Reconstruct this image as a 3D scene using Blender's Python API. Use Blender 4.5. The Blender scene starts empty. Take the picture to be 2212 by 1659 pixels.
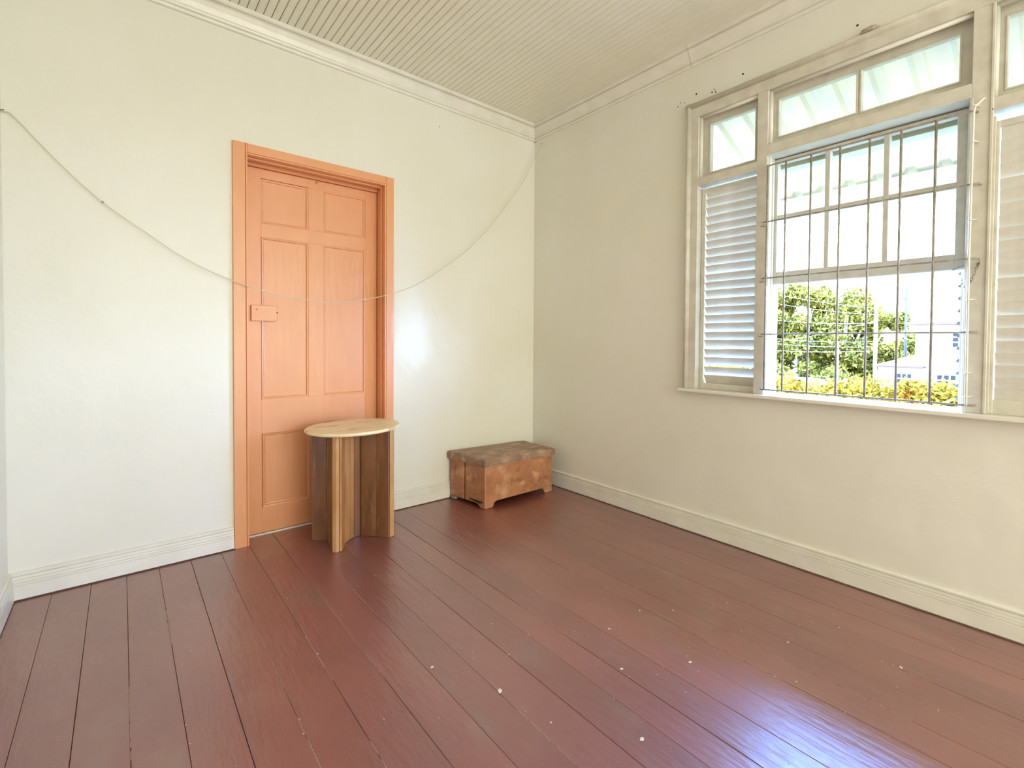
import bpy, bmesh, math, random
import numpy as np
from mathutils import Vector, Matrix, noise
R = random.Random(7)
S = bpy.context.scene
COL = S.collection
PI = math.pi

# ------------------------------------------------------------------ camera
YAW, PITCH, ROLL, FPX, PX, PY = 0.68926558, 0.02107895, -0.00691216, 1023.46556, 1106.0, 758.35
CAM = Vector((-3.02161, -3.34844, 1.3))
cy, sy, cp, sp = math.cos(YAW), math.sin(YAW), math.cos(PITCH), math.sin(PITCH)
fw = Vector((sy*cp, cy*cp, -sp)); rt = Vector((cy, -sy, 0)); dn = fw.cross(rt)
cr, sr = math.cos(ROLL), math.sin(ROLL)
rt2 = cr*rt + sr*dn; dn2 = -sr*rt + cr*dn
cam = bpy.data.cameras.new('camera'); camo = bpy.data.objects.new('camera', cam); COL.objects.link(camo)
m = Matrix.Identity(4)
for i in range(3):
    m[i][0] = rt2[i]; m[i][1] = -dn2[i]; m[i][2] = -fw[i]; m[i][3] = CAM[i]
camo.matrix_world = m
cam.sensor_width = 36; cam.sensor_fit = 'HORIZONTAL'
cam.lens = FPX/2212*36
cam.shift_x = (1106-PX)/2212; cam.shift_y = -(829.5-PY)/2212
cam.clip_start = .02; cam.clip_end = 400
S.camera = camo

# ------------------------------------------------------------------ world, lights, exposure
W = bpy.data.worlds.new('sky'); S.world = W; W.use_nodes = True
nt = W.node_tree; nt.nodes.clear()
o_ = nt.nodes.new('ShaderNodeOutputWorld'); b_ = nt.nodes.new('ShaderNodeBackground')
tc = nt.nodes.new('ShaderNodeTexCoord'); sx = nt.nodes.new('ShaderNodeSeparateXYZ'); rp = nt.nodes.new('ShaderNodeValToRGB')
nt.links.new(tc.outputs['Generated'], sx.inputs[0]); nt.links.new(sx.outputs['Z'], rp.inputs[0])
rp.color_ramp.elements[0].position = 0.0; rp.color_ramp.elements[0].color = (.42, .64, 1, 1)
rp.color_ramp.elements[1].position = 0.7; rp.color_ramp.elements[1].color = (.11, .33, 1, 1)
nt.links.new(rp.outputs[0], b_.inputs[0]); b_.inputs[1].default_value = 78
nt.links.new(b_.outputs[0], o_.inputs[0])
sun = bpy.data.lights.new('sun', 'SUN'); sun.energy = 22; sun.angle = math.radians(1.0); sun.color = (1, .92, .78)
suno = bpy.data.objects.new('sun', sun); COL.objects.link(suno)
suno.rotation_euler = Vector((.42, -.35, .84)).to_track_quat('Z', 'Y').to_euler()
def area(name, loc, rot, sx_, sy_, e, col):
    l = bpy.data.lights.new(name, 'AREA'); l.shape = 'RECTANGLE'; l.size = sx_; l.size_y = sy_; l.energy = e; l.color = col
    o = bpy.data.objects.new(name, l); COL.objects.link(o); o.location = loc; o.rotation_euler = rot
    return o
# two added fill lights on the solid front wall, standing in for unseen windows
area('added_front_fill', (-2.6, -6.985, 1.65), (-PI/2, 0, PI), 1.7, 3.0, 66, (.975, 1, .90))
area('added_front_fill_2', (-.87, -6.985, 1.65), (-PI/2, 0, PI), 1.7, 3.0, 90, (.975, 1, .90))
S.view_settings.view_transform = 'Standard'; S.view_settings.look = 'None'
S.view_settings.exposure = 0.0; S.view_settings.gamma = 1; S.view_settings.use_curve_mapping = False
S.cycles.use_denoising = True
S.cycles.max_bounces = 10; S.cycles.diffuse_bounces = 6; S.cycles.glossy_bounces = 4; S.cycles.transparent_max_bounces = 16
S.cycles.sample_clamp_indirect = 6

# ------------------------------------------------------------------ materials
def mat(name, col, rough=.5, col2=None, scale=3., detail=4., stretch=(1, 1, 1), bump=0., bscale=20., bstretch=None, coat=0., coat_r=.2,
        ramp=(.35, .65), metallic=0., spec=.5, rnd=0., specks=None, trans=0., bdetail=4., island=False, coat_ior=1.5):
    M = bpy.data.materials.new(name); M.use_nodes = True
    n = M.node_tree; N = n.nodes; L = n.links; P = N['Principled BSDF']
    P.inputs['Roughness'].default_value = rough; P.inputs['Metallic'].default_value = metallic
    P.inputs['Specular IOR Level'].default_value = spec
    P.inputs['Coat IOR'].default_value = coat_ior; P.inputs['Coat Weight'].default_value = coat; P.inputs['Coat Roughness'].default_value = coat_r
    tc = N.new('ShaderNodeTexCoord'); mp = N.new('ShaderNodeMapping'); L.new(tc.outputs['Object'], mp.inputs[0]); mp.inputs['Scale'].default_value = stretch
    out = None
    rgb = N.new('ShaderNodeRGB'); rgb.outputs[0].default_value = (*col, 1); out = rgb.outputs[0]
    if col2:
        no = N.new('ShaderNodeTexNoise'); no.inputs['Scale'].default_value = scale; no.inputs['Detail'].default_value = detail
        L.new(mp.outputs[0], no.inputs['Vector'])
        cr_ = N.new('ShaderNodeValToRGB'); cr_.color_ramp.elements[0].position = ramp[0]; cr_.color_ramp.elements[1].position = ramp[1]
        cr_.color_ramp.elements[0].color = (*col, 1); cr_.color_ramp.elements[1].color = (*col2, 1)
        L.new(no.outputs['Fac'], cr_.inputs[0]); out = cr_.outputs[0]
    if specks:   # list of (colour, scale, threshold, stretch)
        for sc_, (c3, s3, t3, st3) in enumerate(specks):
            mp3 = N.new('ShaderNodeMapping'); L.new(tc.outputs['Object'], mp3.inputs[0]); mp3.inputs['Scale'].default_value = st3
            mp3.inputs['Location'].default_value = (sc_*3.1, sc_*1.7, 0)
            n3 = N.new('ShaderNodeTexNoise'); n3.inputs['Scale'].default_value = s3; n3.inputs['Detail'].default_value = 3
            L.new(mp3.outputs[0], n3.inputs['Vector'])
            r3 = N.new('ShaderNodeValToRGB'); r3.color_ramp.elements[0].position = t3; r3.color_ramp.elements[1].position = min(.99, t3+(.05 if s3 > 20 else .20))
            r3.color_ramp.elements[0].color = (0, 0, 0, 1); r3.color_ramp.elements[1].color = (1, 1, 1, 1)
            L.new(n3.outputs['Fac'], r3.inputs[0])
            mx = N.new('ShaderNodeMixRGB'); L.new(r3.outputs[0], mx.inputs[0]); L.new(out, mx.inputs[1]); mx.inputs[2].default_value = (*c3, 1); out = mx.outputs[0]
    if rnd:
        hs = N.new('ShaderNodeHueSaturation'); 
        if island:
            oi = N.new('ShaderNodeNewGeometry'); src = oi.outputs['Random Per Island']
        else:
            oi = N.new('ShaderNodeObjectInfo'); src = oi.outputs['Random']
        mr = N.new('ShaderNodeMapRange'); mr.inputs['To Min'].default_value = 1-rnd; mr.inputs['To Max'].default_value = 1+rnd
        L.new(src, mr.inputs[0]); L.new(mr.outputs[0], hs.inputs['Value']); L.new(out, hs.inputs['Color']); out = hs.outputs[0]
    L.new(out, P.inputs['Base Color'])
    if bump:
        mb = N.new('ShaderNodeMapping'); L.new(tc.outputs['Object'], mb.inputs[0]); mb.inputs['Scale'].default_value = bstretch or stretch
        nb = N.new('ShaderNodeTexNoise'); nb.inputs['Scale'].default_value = bscale; nb.inputs['Detail'].default_value = bdetail
        L.new(mb.outputs[0], nb.inputs['Vector'])
        bu = N.new('ShaderNodeBump'); bu.inputs['Strength'].default_value = bump; bu.inputs['Distance'].default_value = .01
        L.new(nb.outputs['Fac'], bu.inputs['Height']); L.new(bu.outputs[0], P.inputs['Normal']); L.new(bu.outputs[0], P.inputs['Coat Normal'])
    if trans:
        tl = N.new('ShaderNodeBsdfTranslucent'); L.new(out, tl.inputs[0]); ms = N.new('ShaderNodeMixShader'); ms.inputs[0].default_value = trans
        L.new(P.outputs[0], ms.inputs[1]); L.new(tl.outputs[0], ms.inputs[2]); L.new(ms.outputs[0], N['Material Output'].inputs[0])
    return M

M = {}
CREAM = (.80, .785, .68); CREAM2 = (.84, .83, .755)
M['wall'] = mat('wall_paint', CREAM, .42, CREAM2, 1.1, 5, bump=.75, bscale=5, bdetail=8, spec=.4, coat=.28, coat_r=.15)
M['trim'] = mat('white_gloss_trim_paint', (.84, .82, .745), .3, (.78, .76, .68), 8, 5, bump=.12, bscale=25, coat=.3, coat_r=.15)
M['frame'] = mat('window_frame_paint', (.72, .69, .60), .4, (.63, .595, .50), 14, 6, bump=.2, bscale=40,
                 specks=[((.25, .2, .14), 55, .74, (1, 1, 1))])
M['slat'] = mat('louvre_slat_paint', (.78, .76, .70), .45, (.66, .62, .54), 9, 6, (1, 1, 1), bump=.3, bscale=60, bstretch=(1, .3, 1),
                specks=[((.3, .25, .18), 38, .74, (1, .5, 1))])
M['ceiling'] = mat('ceiling_board_paint', (.86, .84, .72), .34, (.82, .80, .67), 3, 4, bump=.06, bscale=12, coat=1, coat_r=.33, coat_ior=1.6)
M['gap'] = mat('dark_gap', (.03, .02, .015), .9)
M['orange'] = mat('orange_door_paint', (.80, .37, .175), .36, (.75, .335, .15), 3.5, 6, (1, 1, .45), bump=.25, bscale=30, bstretch=(1, 1, .15), coat=.25, coat_r=.2,
                  specks=[((.85, .62, .45), 40, .765, (1, 1, .35))])
M['floor'] = mat('oxblood_floor_paint', (.195, .048, .040), .45, (.265, .078, .060), 1.6, 8, (1.3, .8, 1), bump=.30, bscale=24, bstretch=(1.6, .30, 1), spec=.6, coat=1, coat_r=.28, coat_ior=1.85, rnd=.10,
                 specks=[((.24, .115, .08), 5, .58, (1, .6, 1)), ((.58, .42, .34), 70, .745, (1, 1, 1)), ((.28, .15, .11), 130, .66, (1, 1, 1)), ((.42, .29, .22), 26, .785, (2.6, .4, 1))])
M['dust'] = mat('pale_grit', (.75, .68, .60), .8)
M['jointdust'] = mat('pale_dust_in_joint', (.42, .27, .20), .9)
M['nest'] = mat('dried_mud', (.62, .53, .42), .9, (.42, .33, .24), 60, 4, bump=.6, bscale=90)
M['tabletop'] = mat('pale_worn_wood_top', (.93, .84, .58), .45, (.88, .74, .44), 5, 8, (1, 3.5, 1), bump=.1, bscale=30, coat=.3,
                    specks=[((.30, .17, .07), 6, .56, (.7, 3.0, 1)), ((.80, .70, .50), 12, .62, (.8, 2, 1))])
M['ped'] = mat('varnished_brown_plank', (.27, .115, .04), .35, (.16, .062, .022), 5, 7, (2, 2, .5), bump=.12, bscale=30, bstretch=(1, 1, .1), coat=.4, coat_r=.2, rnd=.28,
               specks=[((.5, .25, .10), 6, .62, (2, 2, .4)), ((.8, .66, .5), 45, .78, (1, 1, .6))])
M['pedlit'] = mat('lit_orange_brown_plank', (.52, .26, .09), .38, (.38, .16, .05), 6, 7, (2, 2, .4), coat=.4, rnd=.12)  # lighter copy for front planks: light from the window side put into the colour
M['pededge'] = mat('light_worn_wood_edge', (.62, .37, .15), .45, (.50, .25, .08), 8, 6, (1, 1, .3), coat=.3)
M['trunk'] = mat('worn_tan_box_wood', (.52, .225, .10), .55, (.36, .145, .065), 5, 8, (1, 1, 1), bump=.25, bscale=25,
                 specks=[((.62, .34, .18), 9, .52, (1, 1, 1.3)), ((.20, .08, .04), 13, .60, (1, 1, 1)), ((.12, .05, .03), 60, .70, (1, 1, 1))])
M['lid'] = mat('worn_brown_lid', (.38, .235, .15), .55, (.27, .155, .095), 6, 8, (1, 2.5, 1), bump=.3, bscale=30,
               specks=[((.52, .36, .24), 9, .50, (1, 2.5, 1)), ((.16, .085, .05), 11, .58, (1, 1.5, 1)), ((.10, .05, .03), 55, .70, (1, 1, 1))])
M['trunkedge'] = mat('rubbed_pale_edge', (.58, .36, .22), .6, (.42, .22, .12), 14, 5)
M['metal'] = mat('grey_iron', (.25, .23, .20), .5, metallic=.6)
M['bar'] = mat('grille_bar_paint', (.40, .36, .29), .45, (.26, .21, .15), 30, 5)
M['string'] = mat('cream_string', (.70, .64, .47), .7)
M['hole'] = mat('black_hole', (.01, .01, .01), .9)
M['sheet'] = mat('roof_sheet', (.44, .32, .15), .6, (.34, .255, .135), 2.5, 6, (1, 2, 1), trans=.05, specks=[((.34, .31, .26), 6, .62, (.7, 3, 1))])
M['beam'] = mat('eave_timber', (.66, .62, .45), .6, (.5, .46, .32), 8, 5)
M['leaf'] = mat('tree_leaf', (.11, .085, .012), .9, (.20, .135, .022), .8, 4, rnd=.75, trans=.35, island=True, spec=0.)
M['croton'] = mat('croton_leaf', (.22, .12, .012), .9, (.17, .032, .004), 1.3, 3, ramp=(.56, .66), rnd=.75, trans=.25, island=True, spec=0.)
M['bark'] = mat('pale_bark', (.32, .27, .21), .8, (.2, .15, .11), 3, 5)
M['white'] = mat('white_render', (.30, .27, .22), .8)
M['cream'] = mat('cream_render', (.26, .20, .10), .8)
M['terracotta'] = mat('terracotta_trim', (.06, .012, .002), .7)
M['roofpale'] = mat('pale_roof', (.72, .70, .66), .6)
M['glassdark'] = mat('house_pane', (.022, .018, .014), .9, spec=0.)
M['pole'] = mat('pole_concrete', (.55, .52, .47), .8)
M['poledark'] = mat('pole_timber', (.02, .012, .008), .8)
M['grass'] = mat('grass', (.07, .07, .02), .9, (.11, .09, .03), .7, 5)
M['paving'] = mat('pale_paving', (.20, .17, .12), .8, (.16, .14, .10), 3, 4)
g = bpy.data.materials.new('window_glass'); g.use_nodes = True; M['glass'] = g
n = g.node_tree; n.nodes.clear(); o_ = n.nodes.new('ShaderNodeOutputMaterial'); t_ = n.nodes.new('ShaderNodeBsdfTransparent'); gl = n.nodes.new('ShaderNodeBsdfGlossy')
fr = n.nodes.new('ShaderNodeFresnel'); mx = n.nodes.new('ShaderNodeMixShader'); fr.inputs[0].default_value = 1.45
t_.inputs[0].default_value = (.93, .94, .92, 1); gl.inputs['Roughness'].default_value = .02
ge = n.nodes.new('ShaderNodeNewGeometry'); ma = n.nodes.new('ShaderNodeMath'); ma.operation = 'SUBTRACT'; ma.use_clamp = True
n.links.new(fr.outputs[0], ma.inputs[0]); n.links.new(ge.outputs['Backfacing'], ma.inputs[1]); n.links.new(ma.outputs[0], mx.inputs[0]); n.links.new(t_.outputs[0], mx.inputs[1]); n.links.new(gl.outputs[0], mx.inputs[2]); n.links.new(mx.outputs[0], o_.inputs[0])

# ------------------------------------------------------------------ helpers
def new_mesh(bm, name):
    me = bpy.data.meshes.new(name); bm.normal_update(); bm.to_mesh(me); bm.free(); return me
def tag(o, label=None, cat=None, group=None, kind=None):
    if label: o['label'] = label
    if cat: o['category'] = cat
    if group: o['group'] = group
    if kind: o['kind'] = kind
    return o
def empty(name, loc, label=None, cat=None, group=None, kind=None):
    o = bpy.data.objects.new(name, None); COL.objects.link(o); o.location = loc; o.empty_display_size = .1
    return tag(o, label, cat, group, kind)
WPOS = {}
def wpos(o):
    p = Vector(o.location)
    return p + (wpos(o.parent) if o.parent else Vector((0, 0, 0)))
def link(name, bm, material, parent=None, smooth=False, origin=None):
    """bm is in world coordinates; origin (world) becomes the object's origin"""
    if origin is None: origin = wpos(parent) if parent else Vector((0, 0, 0))
    origin = Vector(origin)
    bmesh.ops.translate(bm, verts=bm.verts, vec=-origin)
    me = new_mesh(bm, name)
    if smooth:
        for p in me.polygons: p.use_smooth = True
    mm = material if isinstance(material, (list, tuple)) else [material]
    for x in mm: me.materials.append(M[x])
    o = bpy.data.objects.new(name, me); COL.objects.link(o)
    if parent: o.parent = parent; o.location = origin - wpos(parent)
    else: o.location = origin
    return o
def box(bm, x0, x1, y0, y1, z0, z1, bev=0., seg=1, mi=0):
    r = bmesh.ops.create_cube(bm, size=1); v = r['verts']
    for q in v:
        q.co = Vector(((x0+x1)/2 + q.co.x*(x1-x0), (y0+y1)/2 + q.co.y*(y1-y0), (z0+z1)/2 + q.co.z*(z1-z0)))
    fs = {f for q in v for f in q.link_faces}
    for f in fs: f.material_index = mi
    if bev:
        es = list({e for q in v for e in q.link_edges})
        bmesh.ops.bevel(bm, geom=es, offset=bev, segments=seg, affect='EDGES', profile=.5)
    return v
def B(*a, **k):
    bm = bmesh.new(); box(bm, *a, **k); return bm
def prism(bm, pts, axis, a, b, bev=0.):
    """extrude closed 2D outline pts along axis ('x','y','z') from a to b"""
    def P(p, t):
        return {'x': (t, p[0], p[1]), 'y': (p[0], t, p[1]), 'z': (p[0], p[1], t)}[axis]
    va = [bm.verts.new(P(p, a)) for p in pts]; vb = [bm.verts.new(P(p, b)) for p in pts]
    n_ = len(pts); fs = [bm.faces.new(va), bm.faces.new(vb[::-1])]
    for i in range(n_): fs.append(bm.faces.new((va[i], vb[i], vb[(i+1) % n_], va[(i+1) % n_])))
    bmesh.ops.recalc_face_normals(bm, faces=fs)
    if bev: bmesh.ops.bevel(bm, geom=list({e for f in fs for e in f.edges}), offset=bev, segments=1, affect='EDGES')
    return fs
def tube(bm, pts, r, n_=8, caps=True):
    pts = [Vector(p) for p in pts]; rings = []
    up = None
    for i, p in enumerate(pts):
        d = (pts[min(i+1, len(pts)-1)] - pts[max(i-1, 0)]).normalized()
        if up is None:
            up = Vector((0, 0, 1)) if abs(d.z) < .9 else Vector((1, 0, 0))
        s = d.cross(up).normalized(); up = s.cross(d).normalized()
        rr = r[i] if isinstance(r, (list, tuple)) else r
        rings.append([bm.verts.new(p + rr*(math.cos(2*PI*k/n_)*s + math.sin(2*PI*k/n_)*up)) for k in range(n_)])
    for a, b in zip(rings, rings[1:]):
        for k in range(n_): bm.faces.new((a[k], a[(k+1) % n_], b[(k+1) % n_], b[k]))
    if caps: bm.faces.new(rings[0][::-1]); bm.faces.new(rings[-1])
def T(pts, r, n_=8):
    bm = bmesh.new(); tube(bm, pts, r, n_); return bm
def copy_of(o, parent, dloc):
    c = o.copy(); COL.objects.link(c); c.parent = parent; c.location = o.location + Vector(dloc); return c
def catmull(P, k=6):
    P = [Vector(p) for p in P]; out = []
    for i in range(len(P)-1):
        p0, p1, p2, p3 = P[max(i-1, 0)], P[i], P[i+1], P[min(i+2, len(P)-1)]
        for j in range(k):
            t = j/k; out.append(.5*((2*p1)+(p2-p0)*t+(2*p0-5*p1+4*p2-p3)*t*t+(3*p1-p0-3*p2+p3)*t**3))
    return out + [P[-1]]

# ------------------------------------------------------------------ room shell
XL, YF, H = -3.462, -7.0, 3.30          # left wall, wall behind the camera, ceiling height
WY0, WY1, WZ0, WZ1 = -3.485, -1.60, .965, 2.89     # hole for the window in the right wall (x = 0)
DX0, DX1, DZ = -2.425, -1.492, 2.462                  # hole for the door in the back wall (y = 0)
TH = .16

fl = link('floor', B(XL-.2, .2, YF-.2, .3, -.10, -.022), 'gap'); tag(fl, 'oxblood painted wooden plank floor of the empty room', 'floor', kind='structure')
joints = [0.03, -.02, -.17, -.33, -.48, -.63, -.782, -.93, -1.065, -1.22, -1.362, -1.517, -1.643, -1.797, -1.955, -2.10, -2.252, -2.41, -2.565, -2.718, -2.868, -3.01, -3.155, -3.305, -3.47]
rl = random.Random(3)
for i in range(1, len(joints)-1):
    x1, x0 = joints[i], joints[i+1]
    gp = rl.uniform(.0003, .0009)
    cuts = [YF-.02, .19]
    dz = rl.uniform(-.0008, .0008)
    for c0, c1 in zip(cuts, cuts[1:]):
        bm = B(x0+gp, x1-gp, c0+.001, c1-.001, -.022, dz, bev=.0013, seg=1)
        link('floorboard', bm, 'floor', fl)
# pale grit lying in the board joints and on the boards
bm = bmesh.new(); rg = random.Random(11)
grit = [(-1.95, -1.99, .009), (-2.08, -1.72, .006), (-1.50, -2.2, .006), (-1.33, -2.0, .005), (-1.25, -2.35, .006), (-1.72, -2.45, .007), (-1.10, -2.0, .005), (-.97, -2.1, .004), (-.80, -2.55, .005), (-.62, -2.9, .006)]
for k in range(150):
    x = rg.uniform(-2.9, -.3) if k % 3 else rg.choice(joints[5:22]) + rg.uniform(-.004, .004)
    grit.append((x, rg.uniform(-3.2, -.7), rg.uniform(.0012, .0032)))
for x, y, r in grit:
    s = bmesh.ops.create_icosphere(bm, subdivisions=1, radius=r)['verts']
    a = rg.uniform(0, PI)
    for v in s:
        v.co = Vector((v.co.x*(1.5 if r > .003 else 1), v.co.y, v.co.z*.35)); v.co.rotate(Matrix.Rotation(a, 3, 'Z')); v.co += Vector((x, y, r*.3+.0005))
tag(link('grit', bm, 'dust'), 'tiny pale flecks of paint and plaster grit scattered over the oxblood floorboards', 'debris', kind='stuff')

bm = bmesh.new()
for x, ya, yb in [(-1.065, -2.20, -2.62), (-1.065, -1.5, -1.9), (-.93, -2.35, -3.0), (-.93, -1.0, -1.55), (-2.252, -.95, -1.65), (-2.565, -.95, -1.5), (-2.565, -1.65, -2.1), (-2.41, -1.2, -1.55), (-2.41, -1.9, -2.6), (-2.10, -.65, -1.25), (-1.955, -2.1, -2.7),
                  (-1.22, -.8, -1.5), (-1.22, -1.9, -2.3), (-.782, -1.3, -1.9), (-.782, -3.0, -3.25), (-.63, -2.6, -3.0), (-1.362, -1.0, -1.7), (-1.517, -1.6, -1.9), (-1.797, -.9, -1.3), (-2.868, -.5, -.9), (-3.01, -1.1, -1.5)]:
    y = ya
    while y > yb:
        l = rg.uniform(.02, .09); box(bm, x-.0011, x+.0011, max(yb, y-l), y, -.004, .0006); y -= l + rg.uniform(.004, .03)
tag(link('joint_dust', bm, 'jointdust', fl), kind='stuff')
cl = link('ceiling', B(XL-.2, .2, YF-.2, .3, H+.014, H+.12), 'gap'); tag(cl, 'cream painted tongue and groove board ceiling', 'ceiling', kind='structure')
cb = None; pitch = .0452; x = 0.02; k = 0
while x > XL-.02:
    if cb is None:
        bm = bmesh.new(); prism(bm, [(x-.0012, H+.016), (x-.0012, H+.0055), (x-.0048, H), (x-pitch+.0048, H), (x-pitch+.0012, H+.0055), (x-pitch+.0012, H+.016)], 'y', YF-.05, .1)
        cb = link('ceiling_board', bm, 'ceiling', cl); first = cb
    else: copy_of(first, cl, (-k*pitch, 0, 0))
    x -= pitch; k += 1

def wall(name, boxes, label):
    bm = bmesh.new()
    for b in boxes: box(bm, *b)
    return tag(link(name, bm, 'wall'), label, 'wall', kind='structure')
wb = wall('wall_back', [(XL-TH, DX0, 0, TH, -.02, H+.1), (DX1, TH, 0, TH, -.02, H+.1), (DX0, DX1, 0, TH, DZ, H+.1)], 'glossy cream painted wall with the orange door in it')
wr = wall('wall_right', [(0, TH, WY1, 0, -.02, H+.1), (0, TH, WY0, WY1, -.02, WZ0), (0, TH, WY0, WY1, WZ1, H+.1), (0, TH, YF-TH, WY0, -.02, H+.1)], 'cream painted wall with the large barred window in it')
wl = wall('wall_left', [(XL-TH, XL, YF, 0, -.02, H+.1)], 'narrow strip of cream wall at the left edge of the photo')
wall('wall_front', [(XL-TH, 0, YF-TH, YF, -.02, H+.1)], 'cream wall behind the camera')

# nail holes and a nail in the right wall, one speck in the back wall
for i, (y, z, r) in enumerate([(-1.491, 2.949, .004), (-1.511, 2.969, .004), (-1.543, 2.956, .0035), (-1.629, 2.983, .006), (-1.74, 2.951, .005), (-1.757, 2.963, .004), (-1.765, 2.944, .005), (-1.941, 2.984, .006), (-2.54, 2.984, .006), (-.16, 3.09, .004)]):
    link('nail_hole', T([(.004, y, z), (-.0012, y, z)], r, 7), 'hole', wr)
link('nail_hole', T([(-1.035, .004, 3.018), (-1.035, -.0012, 3.018)], .004, 7), 'hole', wb)

# cornice and baseboards : (offset from wall, height) outlines
def trim_x(name, prof, x0, x1, label, cat, mt='trim'):   # on the back wall, offset goes to -y
    bm = bmesh.new(); prism(bm, [(-o, z) for o, z in prof], 'x', x0, x1)
    return tag(link(name, bm, mt), label, cat, kind='structure')
def trim_y(name, prof, y0, y1, label, cat, xw=0., s=-1, mt='trim'):
    bm = bmesh.new(); prism(bm, [(xw+s*o, z) for o, z in prof], 'y', y0, y1)
    return tag(link(name, bm, mt), label, cat, kind='structure')
COR = [(-.01, 3.172), (.014, 3.172), (.018, 3.178), (.020, 3.186), (.009, 3.189), (.009, 3.192), (.017, 3.196), (.022, 3.200), (.024, 3.206), (.030, 3.214), (.042, 3.240), (.055, 3.262), (.062, 3.268), (.053, 3.271), (.053, 3.274), (.072, 3.277), (.078, 3.284), (.078, 3.302), (-.01, 3.302)]
trim_x('trim_1', COR, XL, 0, 'moulded cream cornice along the top of the wall with the door', 'cornice')
trim_y('trim_2', COR, -1.594, 0, 'moulded cream cornice above the window, length running from the room corner to the joint', 'cornice')
trim_y('trim_3', [(o*1.02, z-.0015 if z < 3.29 else z) for o, z in COR], YF, -1.597, 'moulded cream cornice above the window, length nearer the camera past the joint', 'cornice')
trim_y('trim_4', COR, YF, 0, 'moulded cream cornice on the left wall above the frame edge', 'cornice', XL, 1)
BB = [(-.01, .007), (.024, .007), (.024, .012), (.021, .072), (.016, .073), (.016, .075), (.020, .078), (.020, .086), (.014, .088), (.014, .090), (.0185, .092), (.0175, .100), (.012, .1015), (.012, .104), (.016, .106), (.015, .118), (.007, .1195), (.007, .122), (.014, .124), (.014, .132), (.009, .137), (-.01, .138)]
trim_x('baseboard_back', BB, XL, -2.493, 'cream moulded baseboard between the left corner and the orange door', 'baseboard')
trim_x('baseboard_back', BB, -1.432, 0, 'cream moulded baseboard between the orange door and the room corner', 'baseboard')
trim_y('baseboard_right', BB, YF, 0, 'long cream moulded baseboard under the window wall', 'baseboard')
trim_y('baseboard_left', BB, YF, 0, 'short piece of cream baseboard at the lower left frame edge', 'baseboard', XL, 1)

# ------------------------------------------------------------------ door
door = empty('door_1', (-1.96, 0, 0), 'orange painted six panel door with casing, set in the cream wall', 'door', kind='structure')
CO0, CO1, CZ = -2.493, -1.434, 2.512; CI0, CI1, CIZ = -2.412, -1.508, 2.445
def casing(name, bm): return link(name, bm, 'orange', door)
bm = bmesh.new(); prism(bm, [(CO0, .004), (CO0+.003, -.022), (CI0-.014, -.022), (CI0-.011, -.017), (CI0-.008, -.024), (CI0, -.024), (CI0+.002, .004)], 'z', 0, CZ); casing('casing', bm)
bm = bmesh.new(); prism(bm, [(CO1, .004), (CO1-.003, -.020), (CI1+.014, -.020), (CI1+.011, -.015), (CI1+.008, -.022), (CI1, -.022), (CI1-.002, .004)], 'z', 0, CZ-.001); casing('casing', bm)
bm = bmesh.new(); prism(bm, [(.004, CZ+.002), (-.020, CZ), (-.020, CIZ+.014), (-.015, CIZ+.011), (-.022, CIZ+.008), (-.022, CIZ), (.004, CIZ-.002)], 'x', CI0+.002, CI1-.0); casing('casing', bm)
# jambs and head lining with a rebate
bm = bmesh.new(); box(bm, CI0-.02, CI0-.001, -.005, .165, 0, CIZ); casing('jamb', bm)
bm = bmesh.new(); box(bm, CI1+.001, CI1+.02, -.005, .165, 0, CIZ); box(bm, CI1-.008, CI1+.002, .028, .05, 0, CIZ-.01, bev=.003); casing('jamb', bm)
bm = bmesh.new(); box(bm, CI0-.02, CI1+.02, -.005, .165, CIZ, CIZ+.02); box(bm, CI0, CI1, .024, .052, CIZ-.012, CIZ+.001, bev=.003); casing('door_head', bm)
link('door_stop', B(CI0, CI1, .104, .165, 2.421, CIZ+.002, bev=.003), 'orange', door)
link('threshold', B(CI0, CI1, .112, .17, -.003, .009, bev=.002), 'trim', door)
# leaf : frame of stiles and rails, recessed panels
LY = .12
link('door_backing', B(CI0-.05, CI1+.05, .166, .20, -.02, CIZ+.05), 'gap', door)  # added unseen dark slab, stops outside light leaking round the leaf
lz0, lz1 = .013, 2.418; lx0, lx1 = -2.409, -1.511
leaf = link('door_leaf', B(lx0, lx1, LY+.014, LY+.042, lz0, lz1), 'orange', door)
PN = [(-2.309, -2.010, 2.064, 2.352), (-1.907, -1.604, 2.064, 2.358), (-2.306, -2.010, .902, 1.974), (-1.908, -1.602, .902, 1.974), (-2.303, -1.998, .182, .673), (-1.908, -1.602, .182, .673)]
def dm(x0, x1, z0, z1, nm='stile'): link(nm, B(x0, x1, LY, LY+.016, z0, z1, bev=.0012), 'orange', leaf)
dm(lx0, -2.309, lz0, lz1); dm(-1.602, lx1, lz0, lz1)
for z0, z1 in [(2.064, 2.357), (.902, 1.974), (.182, .673)]: dm(-2.010, -1.907, z0, z1)
for z0, z1 in [(2.357, lz1), (1.974, 2.064), (.673, .902), (lz0, .182)]: dm(-2.309, -1.602, z0, z1, 'rail')
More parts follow.
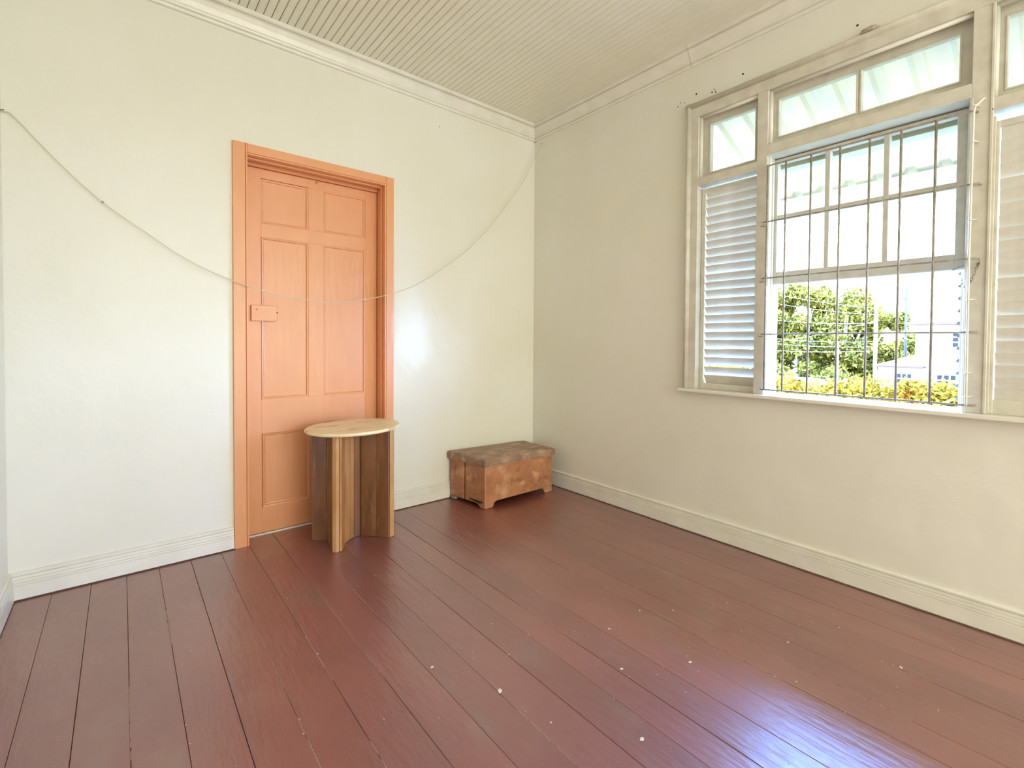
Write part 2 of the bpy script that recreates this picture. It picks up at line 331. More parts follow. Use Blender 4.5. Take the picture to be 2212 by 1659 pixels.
for x0, x1, z0, z1 in PN:
    bm = bmesh.new()
    # ovolo moulding ring stepping down to a flat panel
    rings = [(0, 0.002), (.006, .004), (.010, .004), (.013, .011), (.018, .0125)]
    vs = []
    for o, d in rings:
        vs.append([bm.verts.new((a, LY+d, b)) for a, b in ((x0+o, z0+o), (x1-o, z0+o), (x1-o, z1-o), (x0+o, z1-o))])
    for a, b in zip(vs, vs[1:]):
        for q in range(4): bm.faces.new((a[q], a[(q+1) % 4], b[(q+1) % 4], b[q]))
    bm.faces.new(vs[-1])
    back = [bm.verts.new((a, LY+.016, b)) for a, b in ((x0, z0), (x1, z0), (x1, z1), (x0, z1))]
    for q in range(4): bm.faces.new((back[q], back[(q+1) % 4], vs[0][(q+1) % 4], vs[0][q]))
    bm.faces.new(back[::-1]); bmesh.ops.recalc_face_normals(bm, faces=bm.faces)
    link('panel', bm, 'orange', leaf)
# rim lock
bm = bmesh.new()
pts = [(-2.372, 1.420), (-2.232, 1.420), (-2.219, 1.424), (-2.212, 1.436), (-2.211, 1.505), (-2.214, 1.518), (-2.226, 1.524), (-2.372, 1.524)]
prism(bm, pts, 'y', LY-.022, LY+.001, bev=.003)
lock = tag(link('rim_lock', bm, 'orange', door), 'painted over rim lock plate')
link('keyhole', T([(-2.218, LY-.021, 1.477), (-2.218, LY-.0232, 1.477)], .0045, 8), 'hole', lock)
for x, z in [(-2.352, 1.502), (-2.236, 1.434)]: link('screw', T([(x, LY-.02, z), (x, LY-.0245, z)], .004, 8), 'orange', lock)
link('lock_knob', T([(-2.338, LY-.02, 1.497), (-2.338, LY-.030, 1.492)], [.006, .0045], 8), 'orange', lock)
bm = bmesh.new(); tube(bm, [(-1.955, LY+.001, 2.408), (-1.955, LY-.012, 2.406), (-1.955, LY-.017, 2.398), (-1.957, LY-.012, 2.391)], .003, 6); tube(bm, [(-1.955, LY+.001, 2.408), (-1.955, LY-.003, 2.408)], .008, 8)
link('hook', bm, 'orange', door)

# ------------------------------------------------------------------ window
win = empty('window_1', (0, -2.54, .965), 'wide white timber window of three bays with transom lights, louvred shutters and a sash', 'window', kind='structure')
FX = -.02                                   # frame face
def wf(name, *a, bev=.002, mt='frame', parent=None): return link(name, B(*a, bev=bev), mt, parent or win)
# rounded outer architrave
def quarter(cx, cz, r, n_=6):
    return [(cx - r*math.cos(a)*1.0, cz + r*math.sin(a)) for a in [PI/2*k/n_ for k in range(n_+1)]]
bm = bmesh.new()
arch = [(.002, -1.574), (-.030, -1.577), (-.040, -1.584), (-.043, -1.592), (-.039, -1.601), (-.028, -1.607), (-.020, -1.609), (.002, -1.609)]
prism(bm, arch, 'z', .985, 2.914); link('architrave', bm, 'frame', win, True)
bm = bmesh.new(); prism(bm, [(a[0], -5.085-a[1]) for a in arch], 'z', .985, 2.914); link('architrave', bm, 'frame', win, True)
bm = bmesh.new(); prism(bm, [(x, z) for x, z in [(.002, 2.915), (-.030, 2.912), (-.040, 2.905), (-.043, 2.897), (-.039, 2.888), (-.028, 2.881), (-.020, 2.879), (.002, 2.879)]], 'y', -3.511, -1.574); link('architrave', bm, 'frame', win, True)
# frame members
D1 = .14
wf('window_head', FX, D1, -3.478, -1.607, 2.816, 2.882)
wf('jamb', FX, D1, -1.660, -1.607, .985, 2.816)
wf('jamb', FX, D1, -3.478, -3.428, .985, 2.816)
for ya, yb in [(-2.105, -2.044), (-3.056, -2.990)]:
    wf('mullion', FX, D1, ya, yb, .985, 2.816)
# thin raised bead on the face of the right mullion
wf('bead', FX-.006, FX+.002, -3.063, -3.052, .985, 2.816)
wf('bead', FX-.005, FX+.002, -2.997, -2.986, .985, 2.42)
wf('transom_rail', FX, D1, -2.044, -1.660, 2.352, 2.404)
wf('transom_rail', FX, D1, -2.990, -2.105, 2.424, 2.490)
wf('bead', FX-.006, FX+.002, -2.990, -2.105, 2.424, 2.434)
wf('transom_rail', FX, D1, -3.428, -3.056, 2.340, 2.398)
wf('bead', FX-.006, FX+.002, -3.428, -3.056, 2.340, 2.350)
# sill
bm = bmesh.new(); prism(bm, [(-.060, .963), (-.064, .967), (-.064, .981), (-.060, .985), (.20, .985), (.26, .960), (.26, .935), (.012, .935), (.012, .9635)], 'y', -3.53, -1.556)
link('sill', bm, 'trim', win)
# transom lights
def light(y0, y1, z0, z1, panes, xo=.045):
    bm = bmesh.new()
    gz0, gz1 = panes[0][2], panes[0][3]
    ys = sorted([p[0] for p in panes] + [p[1] for p in panes])
    box(bm, xo, xo+.03, y0, y1, gz1, z1); box(bm, xo, xo+.03, y0, y1, z0, gz0)
    prev = y0
    for p in sorted(panes):
        box(bm, xo, xo+.03, prev, p[0], gz0, gz1); prev = p[1]
    box(bm, xo, xo+.03, prev, y1, gz0, gz1)
    fr_ = link('transom_light', bm, 'frame', win)
    # glazing bead
    for p in panes:
        bm = bmesh.new(); t = .009
        box(bm, xo-.006, xo+.001, p[0], p[1], p[3], p[3]+t, bev=.002); box(bm, xo-.006, xo+.001, p[0], p[1], p[2]-t, p[2], bev=.002)
        box(bm, xo-.006, xo+.001, p[0]-t, p[0], p[2]-t, p[3]+t, bev=.002); box(bm, xo-.006, xo+.001, p[1], p[1]+t, p[2]-t, p[3]+t, bev=.002)
        link('glazing_bead', bm, 'frame', fr_)
        link('pane', B(xo+.016, xo+.019, p[0]-.004, p[1]+.004, p[2]-.004, p[3]+.004), 'glass', fr_)
    # rounded stop bead around the opening
    bm = bmesh.new(); r = .012
    tube(bm, [(.005, y1-r*.5, z0), (.005, y1-r*.5, z1-r*.5)], r, 8); tube(bm, [(.005, y1-r*.5, z1-r*.5), (.005, y0, z1-r*.5)], r, 8)
    link('stop_bead', bm, 'trim', fr_, True)
    return fr_
light(-2.046, -1.660, 2.404, 2.816, [(-2.003, -1.714, 2.446, 2.762)])
light(-2.992, -2.105, 2.490, 2.816, [(-2.529, -2.144, 2.543, 2.761), (-2.938, -2.554, 2.541, 2.759)])
light(-3.430, -3.056, 2.398, 2.816, [(-3.388, -3.098, 2.446, 2.762)])
# louvred shutters
def shutter(y0, y1, z0, z1, zs, tilt, wd, xo, stile, top, slot):
    bm = bmesh.new()
    box(bm, xo-.014, xo+.022, y1-stile, y1, z0, z1, bev=.002); box(bm, xo-.014, xo+.022, y0, y0+.012, z0, z1, bev=.002)
    box(bm, xo-.012, xo+.020, y0, y1, z0, z0+slot, bev=.002); box(bm, xo-.012, xo+.020, y0, y1, z1-top, z1, bev=.002)
    s = link('louvred_shutter', bm, 'frame', win)
    first = None
    for i, z in enumerate(zs):
        dt = R.uniform(-.02, .02)
        if first is None:
            bm = bmesh.new(); L_ = y1-stile-.003 - (y0+.012)
            c = Vector((xo+.004, (y0+.012+y1-stile-.003)/2, z+.026))
            v = box(bm, -wd/2, wd/2, -L_/2, L_/2, -.0035, .0035, bev=.0025)
            for q in bm.verts: q.co.rotate(Matrix.Rotation(tilt, 3, 'Y')); q.co += c
            first = link('slat', bm, 'slat', s, origin=c); z_first = z
        else:
            o = copy_of(first, s, (0, 0, z-z_first)); o.rotation_euler = (R.uniform(-.004, .004), dt, 0)
SL = [1.030, 1.085, 1.149, 1.205, 1.265, 1.319, 1.377, 1.432, 1.487, 1.541, 1.599, 1.653, 1.706, 1.765, 1.821, 1.876, 1.930, 1.983, 2.039, 2.095, 2.153, 2.210, 2.262]
shutter(-2.044, -1.662, .985, 2.338, [z-.003 for z in SL], math.radians(58), .068, .045, .028, .028, .040)
SR = [1.051, 1.099, 1.152, 1.209, 1.261, 1.319, 1.376, 1.438, 1.490, 1.542, 1.604, 1.657, 1.709, 1.766, 1.823, 1.875, 1.933, 1.985, 2.051, 2.103, 2.156, 2.213]
shutter(-3.428, -3.070, .985, 2.300, [z-.003 for z in SR], math.radians(76), .068, .025, .012, .03, .066)
bm = bmesh.new(); box(bm, .0, .05, -3.071, -3.057, .985, 2.32, bev=.002); link('hinge_strip', bm, 'frame', win)

# the sliding sash in the middle bay
SX0, SX1 = .078, .118
sash = empty('sash', (0, 0, 0)); sash.parent = win; sash.location = Vector((SX0, -2.54, 1.66)) - Vector(win.location)
sw = lambda nm, *a, **k: link(nm, B(*a, bev=k.get('bev', .0025)), k.get('mt', 'frame'), sash)
sw('stile', SX0, SX1, -2.128, -2.078, 1.658, 2.418); sw('stile', SX0, SX1, -3.000, -2.932, 1.658, 2.418)
sw('rail', SX0, SX1, -2.932, -2.128, 2.391, 2.418); sw('rail', SX0, SX1, -2.932, -2.128, 1.658, 1.734)
for ya, yb in [(-2.404, -2.379), (-2.673, -2.648)]: sw('muntin', SX0, SX1+.006, ya, yb, 1.734, 2.391)
for ya, yb in [(-2.379, -2.128), (-2.648, -2.404), (-2.932, -2.673)]:
    sw('muntin', SX0+.001, SX1, ya, yb, 2.053, 2.079)
    for za, zb in [(1.730, 2.055), (2.077, 2.394)]: link('pane', B(SX0+.026, SX0+.029, ya-.003, yb+.003, za, zb), 'glass', sash)
# parting beads and blind stops either side of the opening
for y0, y1, x0, x1 in [(-2.112, -2.104, .0, .03), (-2.112, -2.104, .055, .07), (-2.992, -2.984, .0, .03), (-2.992, -2.972, .055, .07), (-2.992, -2.962, .122, .145)]:
    wf('parting_bead', x0, x1, y0, y1, .985, 2.424, mt='trim', bev=.0015)
wf('exterior_lining', .14, .20, -2.092, -2.060, .96, 2.46, mt='trim'); wf('exterior_lining', .14, .20, -3.02, -2.958, .96, 2.46, mt='trim')
wf('exterior_lining', .14, .24, -3.46, -1.62, 2.372, 2.46, mt='beam'); 
# jalousie bracket outside the right edge of the open part
br = wf('jalousie_bracket', .165, .19, -2.975, -2.948, .99, 1.66, mt='trim', bev=.001)
for k in range(11):
    z = 1.035 + k*.0615
    bm = bmesh.new(); prism(bm, [(-2.951, z-.016), (-2.951, z+.016), (-2.934, z-.004)], 'x', .168, .186); link('jalousie_clip', bm, 'metal', br)
# lump of mud on top of the architrave
bm = bmesh.new(); 
s = bmesh.ops.create_icosphere(bm, subdivisions=3, radius=1)['verts']
for v in s:
    k = 1+.35*noise.noise(v.co*2.3)
    v.co = Vector((-.026+v.co.x*.020*k, -2.60+v.co.y*.042*k, 2.914+max(-.2, v.co.z)*.022*k))
link('mud_lump', bm, 'nest', win, True)
# short cracks / iron straps where bars enter the left mullion
for z in (2.005, 1.668, 1.338):
    link('bar_strap', B(FX-.002, FX+.001, -2.098, -2.072, z-.002, z+.002), 'metal', win)

# ------------------------------------------------------------------ grille
gr = empty('window_grille', (-.06, -2.56, .985), 'thin painted iron bar grille fixed across the middle bay of the window', 'grille')
GV = [-2.125, -2.225, -2.354, -2.492, -2.621, -2.748, -2.877]
for y in GV: link('vertical_bar', T([(-.060, y, 1.018), (-.060, y, 2.352)], .0054, 8), 'bar', gr, True)
for k, z in enumerate([1.020, 1.352, 1.685, 2.020, 2.350]):
    e0 = -2.095 if k < 4 else -2.112; e1 = -3.028 if k < 4 else -3.012
    link('horizontal_bar', T([(-.018, e0, z), (-.048, e0-.004, z), (-.052, e0-.016, z), (-.052, e1+.016, z+.002), (-.048, e1+.004, z+.002), (-.018, e1, z+.002)], .0045, 8), 'bar', gr, True)
# side rod with its staples on the right mullion
link('side_rod', T([(-.030, -3.036, 2.402), (-.045, -3.030, 2.395), (-.050, -3.022, 2.385), (-.052, -3.006, 2.368), (-.060, -3.003, 2.34), (-.060, -3.000, 1.7), (-.060, -3.003, 1.03), (-.058, -3.003, 1.018)], .0048, 8), 'trim', gr, True)
for z in (2.37, 2.21, 1.86, 1.50, 1.17, 1.06):
    link('staple', T([(-.018, -3.020, z+.004), (-.060, -3.010, z+.002), (-.068, -3.003, z), (-.062, -2.994, z)], .0032, 6), 'trim', gr, True)
# chain
ch = empty('sash_chain', (-.03, -3.02, 1.66), 'short rusty twisted wire chain hooked from the sash corner to the right window post', 'chain')
cpts = catmull([(-.022, -3.030, 1.672), (-.035, -3.022, 1.640), (-.030, -3.005, 1.590), (.02, -2.985, 1.560), (.07, -2.965, 1.590), (.076, -2.945, 1.650)], 4)
lk = None
for i in range(len(cpts)-1):
    a, b = cpts[i], cpts[i+1]; mid = (a+b)/2; d = (b-a); l = max(.012, d.length)
    bm = bmesh.new(); pts_ = []
    side = Vector((1, 0, 0)) if i % 2 else Vector((0, .5, .8))
    u = d.normalized(); w = u.cross(side).normalized()
    for q in range(9):
        an = 2*PI*q/8; pts_.append(mid + u*math.cos(an)*l*.62 + w*math.sin(an)*.0048)
    tube(bm, pts_, .0014, 5, caps=False); link('chain_link', bm, 'metal', ch)
bm = bmesh.new(); tube(bm, [(.076, -2.925, 1.655), (.070, -2.94, 1.66), (.06, -2.955, 1.668), (.055, -2.97, 1.672)], .0022, 6); link('hook', bm, 'metal', ch)

# ------------------------------------------------------------------ string
SP = [(-3.458, -.020, 2.386), (-3.443, -.021, 2.384), (-3.413, -.022, 2.368), (-3.26, -.027, 2.186), (-3.093, -.032, 2.017), (-2.912, -.038, 1.883), (-2.736, -.042, 1.762), (-2.553, -.047, 1.675), (-2.272, -.053, 1.587), (-1.977, -.059, 1.556), (-1.869, -.061, 1.558), (-1.651, -.065, 1.595), (-1.454, -.068, 1.652), (-1.272, -.071, 1.728), (-1.028, -.074, 1.883), (-.763, -.078, 2.094), (-.524, -.080, 2.345), (-.242, -.083, 2.701), (-.106, -.085, 2.932), (-.002, -.100, 3.125)]
st = empty('string', (-1.87, -.06, 1.556), 'thin cream string sagging across the orange door from wall to wall', 'string')
link('cord', T(catmull(SP, 6), .0028, 6), 'string', st, True)
bm = bmesh.new(); bmesh.ops.create_icosphere(bm, subdivisions=2, radius=.007); bmesh.ops.translate(bm, verts=bm.verts, vec=(-3.093, -.032, 2.017)); link('knot', bm, 'nest', st, True)
link('nail', T([(.004, -.100, 3.127), (-.012, -.101, 3.130)], .003, 6), 'metal', st)
link('nail', T([(-3.464, -.020, 2.388), (-3.448, -.021, 2.392)], .003, 6), 'metal', st)

# ------------------------------------------------------------------ round topped table
tb = empty('side_table', (-1.85, -.285, 0), 'small round pale topped wooden table with a star shaped plank pedestal', 'table')
bm = bmesh.new(); N_ = 72
prof = [(0, .716), (.972, .716), (.99, .719), (1.0, .725), (1.0, .729), (.985, .735), (.97, .737), (0, .737)]
rings = []
for r, z in prof:
    if r == 0: rings.append([bm.verts.new((-1.846, -.287, z))]); continue
    rings.append([bm.verts.new((-1.846+.302*r*math.cos(2*PI*k/N_), -.287+.272*r*math.sin(2*PI*k/N_), z + .004*math.cos(2*PI*k/N_)*r)) for k in range(N_)])
for a, b in zip(rings, rings[1:]):
    for k in range(N_):
        if len(a) == 1: bm.faces.new((a[0], b[(k+1) % N_], b[k]))
        elif len(b) == 1: bm.faces.new((a[k], a[(k+1) % N_], b[0]))
        else: bm.faces.new((a[k], a[(k+1) % N_], b[(k+1) % N_], b[k]))
bmesh.ops.recalc_face_normals(bm, faces=bm.faces)
link('tabletop', bm, 'tabletop', tb)
OUT = [(-2.038, -.442), (-2.022, -.463), (-2.000, -.457), (-1.951, -.378), (-1.884, -.322), (-1.850, -.306), (-1.798, -.299), (-1.722, -.372), (-1.668, -.452), (-1.634, -.446),
       (-1.652, -.330), (-1.690, -.250), (-1.640, -.165), (-1.668, -.140), (-1.760, -.205), (-1.86, -.225), (-1.96, -.205), (-2.045, -.145), (-2.081, -.178), (-2.009, -.250), (-2.005, -.262)]
cxy = Vector((-1.85, -.275))
for i in range(len(OUT)):
    a = Vector(OUT[i]); b = Vector(OUT[(i+1) % len(OUT)]); d = (b-a); nrm = Vector((-d.y, d.x)).normalized()
    L_ = d.length; t = .014 if L_ > .03 else .02
    if (cxy-(a+b)/2).dot(nrm) < 0: nrm = -nrm
    u = d.normalized()*.0006
    p0, p1 = a+u, b-u
    q0, q1 = p0 + nrm*t + d.normalized()*.002, p1 + nrm*t - d.normalized()*.002
    if L_ < .012: q0, q1 = p0+nrm*t, p1+nrm*t
    bm = bmesh.new(); prism(bm, [tuple(p0), tuple(p1), tuple(q1), tuple(q0)], 'z', 0.001, .7165, bev=.0015 if L_ > .02 else .0005)
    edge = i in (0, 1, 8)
    o = link('plank', bm, 'pededge' if edge else 'pedlit' if i in (2, 3, 4) else 'ped', tb)
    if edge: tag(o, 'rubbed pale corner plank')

# ------------------------------------------------------------------ trunk in the corner
tr = empty('wooden_box', (-.52, -.22, 0), 'low worn reddish brown lidded wooden box standing in the room corner', 'box')
FL, FR, BR, BL = Vector((-.872, -.424)), Vector((-.150, -.418)), Vector((-.140, -.035)), Vector((-.936, -.035))
def zt(x): return .328 - (x+.87)*.022        # top of the body, a little lower to the right
def side(name, P, Q, feet, gap=None, mt='trunk'):
    d = Q-P; u = d.normalized(); n_ = Vector((u.y, -u.x));  # outward is right hand of P->Q
    L_ = d.length; t = .018
    prof2 = []
    if feet:
        prof2 = [(0, .002), (.075, .002), (.085, .010), (.092, .034), (.115, .046), (L_-.115, .046), (L_-.095, .034), (L_-.088, .010), (L_-.078, .002), (L_, .002)]
    else: prof2 = [(0, .03), (L_, .03)]
    prof2 += [(L_, zt(Q.x)), (0, zt(P.x))]
    bm = bmesh.new(); f = []
    va = [bm.verts.new((*(P+u*s), z)) for s, z in prof2]; vb = [bm.verts.new((*(P+u*s-n_*t), z)) for s, z in prof2]
    n2 = len(prof2); fs = [bm.faces.new(va), bm.faces.new(vb[::-1])]
    for i in range(n2): fs.append(bm.faces.new((va[i], vb[i], vb[(i+1) % n2], va[(i+1) % n2])))
    bmesh.ops.recalc_face_normals(bm, faces=fs)
    bmesh.ops.bevel(bm, geom=[e for e in bm.edges if e.is_boundary is False], offset=.0018, segments=1, affect='EDGES')
    return link(name, bm, mt, tr)
side('front_board', FL, FR, True)
side('side_board', FR, BR, True)
side('back_board', BR, BL, False)
sp_ = BL + (FL-BL)*.40; sq_ = BL + (FL-BL)*.44
side('side_board', BL, sp_, False); 
# the wider board of the left end, cut to a foot at its front
P, Q = sq_, FL; d = Q-P; u = d.normalized(); n_ = Vector((u.y, -u.x)); L_ = d.length
bm = bmesh.new(); pr = [(0, .03), (L_-.10, .030), (L_-.07, .018), (L_-.05, .002), (L_, .002), (L_, zt(Q.x)), (0, zt(P.x))]
va = [bm.verts.new((*(P+u*s), z)) for s, z in pr]; vb = [bm.verts.new((*(P+u*s-n_*.018), z)) for s, z in pr]
bm.faces.new(va); bm.faces.new(vb[::-1])
for i in range(len(pr)): bm.faces.new((va[i], vb[i], vb[(i+1) % len(pr)], va[(i+1) % len(pr)]))
bmesh.ops.recalc_face_normals(bm, faces=bm.faces); bmesh.ops.bevel(bm, geom=list(bm.edges), offset=.0018, segments=1, affect='EDGES'); link('side_board', bm, 'trunk', tr)
link('floor_panel', B(-.90, -.17, -.40, -.06, .045, .055), 'gap', tr)
# rounded back foot and worn front corner
link('foot', T([(-.915, -.065, .001), (-.915, -.065, .028)], [.030, .034], 16), 'metal', tr, True)
bm = bmesh.new(); tube(bm, [(*(FL+Vector((.001, .001))), .003), (*(FL+Vector((.001, .001))), .325)], .0035, 6); tag(link('corner_edge', bm, 'trunkedge', tr), 'pale rubbed corner')
# lid : slab with a lip
LZ = lambda x: .392 - (x+.89)*.024
def ring(off, zf):
    c = [FL+Vector((-off, -off)), FR+Vector((off, -off)), BR+Vector((off, off)), BL+Vector((-off, off))]
    return [(p.x, p.y, zf(p.x)) for p in c]
bm = bmesh.new(); rr_ = [ring(.018, lambda x: zt(x)+.008), ring(.021, lambda x: zt(x)+.012), ring(.021, lambda x: LZ(x)-.008), ring(.013, lambda x: LZ(x)), ]
vs = [[bm.verts.new(p) for p in r] for r in rr_]
bm.faces.new(vs[0][::-1]); bm.faces.new(vs[-1])
for a, b in zip(vs, vs[1:]):
    for q in range(4): bm.faces.new((a[q], a[(q+1) % 4], b[(q+1) % 4], b[q]))
bmesh.ops.recalc_face_normals(bm, faces=bm.faces); bmesh.ops.bevel(bm, geom=[e for e in bm.edges], offset=.003, segments=2, affect='EDGES')
link('lid', bm, 'lid', tr)
bm = bmesh.new(); vs = [[bm.verts.new(p) for p in r] for r in (ring(.008, lambda x: zt(x)-.002), ring(.012, lambda x: zt(x)+.002), ring(.012, lambda x: zt(x)+.009))]
bm.faces.new(vs[0][::-1]); bm.faces.new(vs[-1])
for a, b in zip(vs, vs[1:]):
    for q in range(4): bm.faces.new((a[q], a[(q+1) % 4], b[(q+1) % 4], b[q]))
bmesh.ops.recalc_face_normals(bm, faces=bm.faces); tag(link('lid_bead', bm, 'trunkedge', tr), 'pale bead under the lid')

# ------------------------------------------------------------------ outside : eave over the window
ev = empty('roof_eave', (.2, -2.5, 2.3), 'pale corrugated sheet eave with a timber fascia outside the window', 'roof')
x0, z0, x1, z1 = .16, 2.96, 1.30, 2.475
bm = bmesh.new(); y = 1.2; prof_ = []
while y > -6.5:
    for dy, dz in ((0, 0), (.10, 0), (.118, .030), (.162, .030)): prof_.append((y-dy, dz))
    y -= .18
a_ = [bm.verts.new((x0, p, z0+q)) for p, q in prof_]; b_2 = [bm.verts.new((x1+.05, p, z1-.02+q)) for p, q in prof_]
for i in range(len(prof_)-1): bm.faces.new((a_[i], b_2[i], b_2[i+1], a_[i+1]))
so = link('corrugated_sheet', bm, 'sheet', ev)
link('fascia_board', B(1.27, 1.30, -6.5, 1.2, 2.300, 2.40, bev=.003), 'trim', ev)
link('purlin', B(1.20, 1.27, -6.5, 1.2, 2.395, 2.478, bev=.003), 'beam', ev)
# rest of the roof keeps the sky off the room
rf = tag(link('roof', B(-5, .15, -8.5, .5, 3.5, 3.55), 'roofpale'), 'roof above the ceiling, out of view', 'roof', kind='structure')

# ------------------------------------------------------------------ outside : ground, hedge, house, trees
bm = bmesh.new()
secs = [(.16, -.8), (1.8, -.8), (6, -.9), (9, -1.2), (14, -2.6), (20, -3.8), (28, -4.05), (150, -4.1)]
v0 = [(bm.verts.new((x, -90, z)), bm.verts.new((x, 90, z))) for x, z in secs]
for i, (a, b) in enumerate(zip(v0, v0[1:])):
    f = bm.faces.new((a[0], b[0], b[1], a[1])); f.material_index = 1 if i == 0 else 0
bmesh.ops.recalc_face_normals(bm, faces=bm.faces)
tag(link('ground', bm, ['grass', 'paving']), 'sloping garden ground outside the window', 'ground', kind='structure')

def leaves(name, material, parent, n_, sampler, size, seed, aspect=.5):
    rs = np.random.RandomState(seed)
    c = np.array([sampler(rs) for _ in range(n_)])
    a = rs.normal(size=(n_, 3)); a /= np.linalg.norm(a, axis=1)[:, None]
    b = rs.normal(size=(n_, 3)); b -= (a*b).sum(1)[:, None]*a; b /= np.linalg.norm(b, axis=1)[:, None]
    s = size*rs.uniform(.6, 1.4, size=(n_, 1)); a = a*s; b = b*s*aspect
    n3 = np.cross(a, b); n3 /= np.linalg.norm(n3, axis=1)[:, None]
    v = np.stack([c-a, c+b+n3*s*.15, c+a, c-b+n3*s*.15], 1).reshape(-1, 3)
    org = np.array(wpos(parent)) if parent else np.zeros(3)
    v = v-org
    me = bpy.data.meshes.new(name); me.from_pydata(v.tolist(), [], [(4*i, 4*i+1, 4*i+2, 4*i+3) for i in range(n_)])
    me.materials.append(M[material]); o = bpy.data.objects.new(name, me); COL.objects.link(o)
    if parent: o.parent = parent
    o['kind'] = 'stuff'
    return o
def blob(clusters):
    cl_ = [(np.array(c), r) for c, r in clusters]
    def f(rs):
        c, r = cl_[rs.randint(len(cl_))]
        d = rs.normal(size=3); d /= np.linalg.norm(d)
        return c + d*np.array(r)*rs.uniform(.55, 1.03)
    return f
# croton hedge : one bush each
CB = [(.9, 'yellow croton bush'), (.15, ''), (-.6, ''), (-1.25, ''), (-1.9, ''), (-2.5, ''), (-3.2, ''), (-4.0, '')]
labels = ['yellow croton bush furthest left beyond the window, mostly hidden by the frame', 'yellow croton bush second from the left outside the window', 'bright yellow croton bush at the left edge of the open window view',
          'yellow croton bush left of the middle of the open window view', 'yellow and red croton bush in the middle right of the window view', 'orange red croton bush at the right edge of the open window view',
          'croton bush just outside the view to the right of the window', 'croton bush furthest right along the outer wall']
for i, (y, _) in enumerate(CB):
    bx = 3.9 + .12*math.sin(i*2.1); top = .96 - .055*(.9-y)/2 + .05*math.sin(i*1.7)
    bsh = empty('croton_bush', (bx, y, -.82), labels[i], 'bush', 'croton hedge outside the window')
    rb = random.Random(40+i)
    cs = [((bx+rb.uniform(-.3, .3), y+rb.uniform(-.4, .4), top-.28-.9*rb.random()**1.6), (.30, .30, .28)) for _ in range(22)]
    leaves('foliage', 'croton', bsh, 8500, blob(cs), .042, 60+i, .36)
    bm = bmesh.new()
    for q in range(5): tube(bm, [(bx+rb.uniform(-.05, .05), y+rb.uniform(-.05, .05), -.83), (bx+rb.uniform(-.25, .25), y+rb.uniform(-.3, .3), rb.uniform(-.1, .4))], [.02, .01], 6)
    link('stem', bm, 'bark', bsh)
# trees
TR = [(15.5, 41, 7.4, 3.6, 'tall yellow green tree hidden behind the left edge of the open window view'), (11.6, 40, 6.3, 3.3, 'tall leafy tree at the left of the window view, behind the wires'),
      (9.0, 41, 5.9, 3.0, 'rounded leafy tree in the middle of the window view'), (6.5, 43, 3.9, 2.2, 'smaller green tree behind the pale utility pole'), (4.6, 47, 2.2, 1.7, 'low pale green tree behind the dark pole and the house')]
for i, (y, x, top, r, lab) in enumerate(TR):
    base = -4.08; tz = top-base
    t = empty('tree', (x, y, base), lab, 'tree', 'trees beyond the garden')
    rb = random.Random(90+i)
    bm = bmesh.new(); tube(bm, [(x, y, base-.1), (x+.1, y+.1, base+tz*.2), (x-.1, y-.1, base+tz*.45)], [.35, .27, .16], 8)
    for q in range(6):
        a = rb.uniform(0, 2*PI); tube(bm, [(x, y, base+tz*rb.uniform(.15, .4)), (x+r*.4*math.cos(a), y+r*.4*math.sin(a), base+tz*.55), (x+r*.7*math.cos(a), y+r*.7*math.sin(a), base+tz*.75)], [.14, .09, .03], 6)
    link('trunk', bm, 'bark', t)
    cs = []
    for _ in range(42):
        a = rb.uniform(0, 2*PI); e = rb.uniform(-.75, 1); rr = r*math.sqrt(max(.05, 1-e*e*.8))*rb.uniform(.45, .9)
        cr3 = r*rb.uniform(.22, .34)
        cs.append(((x+rr*math.cos(a), y+rr*math.sin(a), base+tz*.58+e*(tz*.42-cr3*.9)), (cr3, cr3, cr3*.8)))
    leaves('crown', 'leaf', t, 15000, blob(cs), .17, 200+i, .5)
# undergrowth below the trees
ug = leaves('undergrowth', 'leaf', None, 16000, blob([((36+R.uniform(-1, 1), yy, -3.2+R.uniform(-.5, 2.2)), (1.0, 1.2, 1.0)) for yy in np.arange(3.5, 20, .33)]), .17, 77, .5)
tag(ug, 'mass of light green undergrowth below the trees, behind the pale garden wall', 'undergrowth', kind='stuff')

# pale boundary wall segments
gw = empty('garden_wall', (24, 5, -4), 'low pale block wall with dark posts below the trees', 'wall')
ys = [9.0, 8.1, 7.2, 6.3, 5.55, 4.8, 4.05, 3.35]
for a, b in zip(ys, ys[1:]):
    link('wall_panel', B(24, 24.15, b+.05, a-.05, -4.2, -.48+.05*math.sin(a*9), bev=.01), 'white', gw)
    link('post', B(23.97, 24.2, b-.05, b+.05, -4.2, -.42, bev=.01), 'metal', gw)

# the house
hs = empty('house', (27, 0, -4), 'white house with an orange red roof edge and small paned windows beyond the hedge', 'house')
link('main_wall', B(26.5, 36, -8, 1.92, -4.2, 2.20), 'white', hs)
link('roof_slab', B(26.1, 36.4, -8.4, 2.22, 2.20, 2.33, bev=.01), 'terracotta', hs)
link('parapet_band', B(26.42, 26.5, -8, 1.95, 2.02, 2.20), 'cream', hs)
link('wing_wall', B(26.0, 33, 1.6, 3.25, -4.2, .16), 'cream', hs)
link('eave_trim', B(25.85, 33.2, 1.5, 3.38, .16, .25, bev=.01), 'terracotta', hs)
bm = bmesh.new(); q = [bm.verts.new(p) for p in [(25.9, 1.4, .25), (25.9, 3.35, .25), (33.2, 3.35, .25), (33.2, 1.4, .25), (27.6, 1.4, .98), (31, 1.4, .98)]]
for f in ((0, 1, 4), (1, 2, 5, 4), (2, 3, 5), (3, 0, 4, 5), (0, 3, 2, 1)): bm.faces.new([q[k] for k in f])
bmesh.ops.recalc_face_normals(bm, faces=bm.faces); link('wing_roof', bm, 'roofpale', hs)
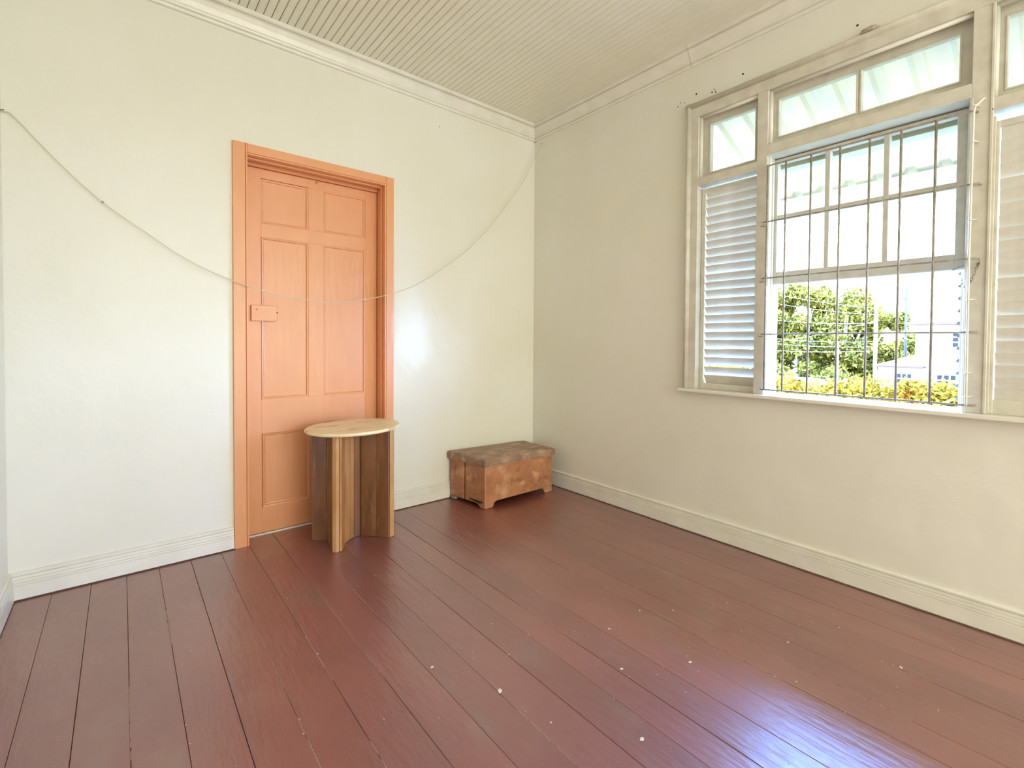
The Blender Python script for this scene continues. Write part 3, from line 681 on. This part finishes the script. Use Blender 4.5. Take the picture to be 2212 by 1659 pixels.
def hwin(x, y0, y1, z0, z1, nc, nr, dark):
    f = link('window', B(x-.03, x, y0, y1, z0, z1), 'white', hs)
    w = (y1-y0)/nc; h_ = (z1-z0)/nr
    for i in range(nc):
        for j in range(nr):
            link('pane', B(x-.045, x-.03, y0+i*w+w*.14, y0+(i+1)*w-w*.14, z0+j*h_+h_*.12, z0+(j+1)*h_-h_*.12), 'glassdark', f)
hwin(26.0, 1.92, 2.50, -.62, -.12, 3, 2, 0)
hwin(26.5, .42, 1.12, -.66, -.12, 3, 2, 0)
hwin(26.5, .10, .62, 1.15, 1.86, 2, 3, 0)

# poles, arm, wires
p1 = empty('utility_pole', (25, 3.12, -4.0), 'pale concrete utility pole in front of the trees, left of the dark pole', 'pole')
link('shaft', T([(25, 3.12, -4.1), (25, 3.14, 3.22)], [.085, .07], 12), 'pole', p1, True)
link('lamp_arm', T([(25, 3.14, 1.2), (25, 2.8, 1.95), (25, 2.2, 1.80), (25, 1.95, 1.5)], .03, 6), 'pole', p1, True)
p2 = empty('utility_pole', (35.5, 4.0, -4.05), 'thin dark utility pole with a small bracket near its top, behind the house wing', 'pole')
link('shaft', T([(35.5, 4.0, -4.1), (35.5, 4.02, 4.85)], [.1, .055], 10), 'poledark', p2, True)
link('bracket', T([(35.5, 4.24, 4.25), (35.5, 4.01, 4.1)], .05, 6), 'poledark', p2)
link('finial', T([(35.5, 4.12, 4.9), (35.5, 4.0, 4.83), (35.5, 3.9, 4.87)], .03, 6), 'poledark', p2)
p3 = empty('utility_pole', (24.6, 4.55, -4.0), 'slim white pole among the trees, furthest left of the three poles', 'pole')
link('shaft', T([(24.6, 4.55, -4.1), (24.6, 4.57, 1.4)], .045, 8), 'white', p3, True)
WR = [((25, 3.14, 3.0), (14, 8.2, 4.6), .3), ((25, 3.14, 2.7), (14, 8.2, 4.2), .35), ((25, 3.14, 2.3), (14, 8.4, 3.2), .4), ((25, 3.14, 1.4), (14, 8.6, 2.35), .35), ((25, 3.14, 1.15), (14, 8.6, 2.15), .35), ((25, 3.14, .95), (14, 8.6, 1.6), .3), ((25, 3.14, 2.4), (34, 14, 1.2), .3)]
wlab = ['uppermost utility wire rising left from the pale pole', 'second utility wire from the top left of the pale pole', 'third utility wire from the top left of the pale pole', 'fourth utility wire from the top, over the middle of the trees',
        'fifth utility wire from the top, just under the fourth', 'lowest utility wire left of the pale pole', 'utility wire falling away left behind the others']
for (a, b, sag), lab in zip(WR, wlab):
    pts_ = [Vector(a).lerp(Vector(b), t/16) - Vector((0, 0, sag*4*(t/16)*(1-t/16))) for t in range(17)]
    tag(link('utility_wire', T(pts_, .008, 5), 'white'), lab, 'wire', 'utility wires outside the window')
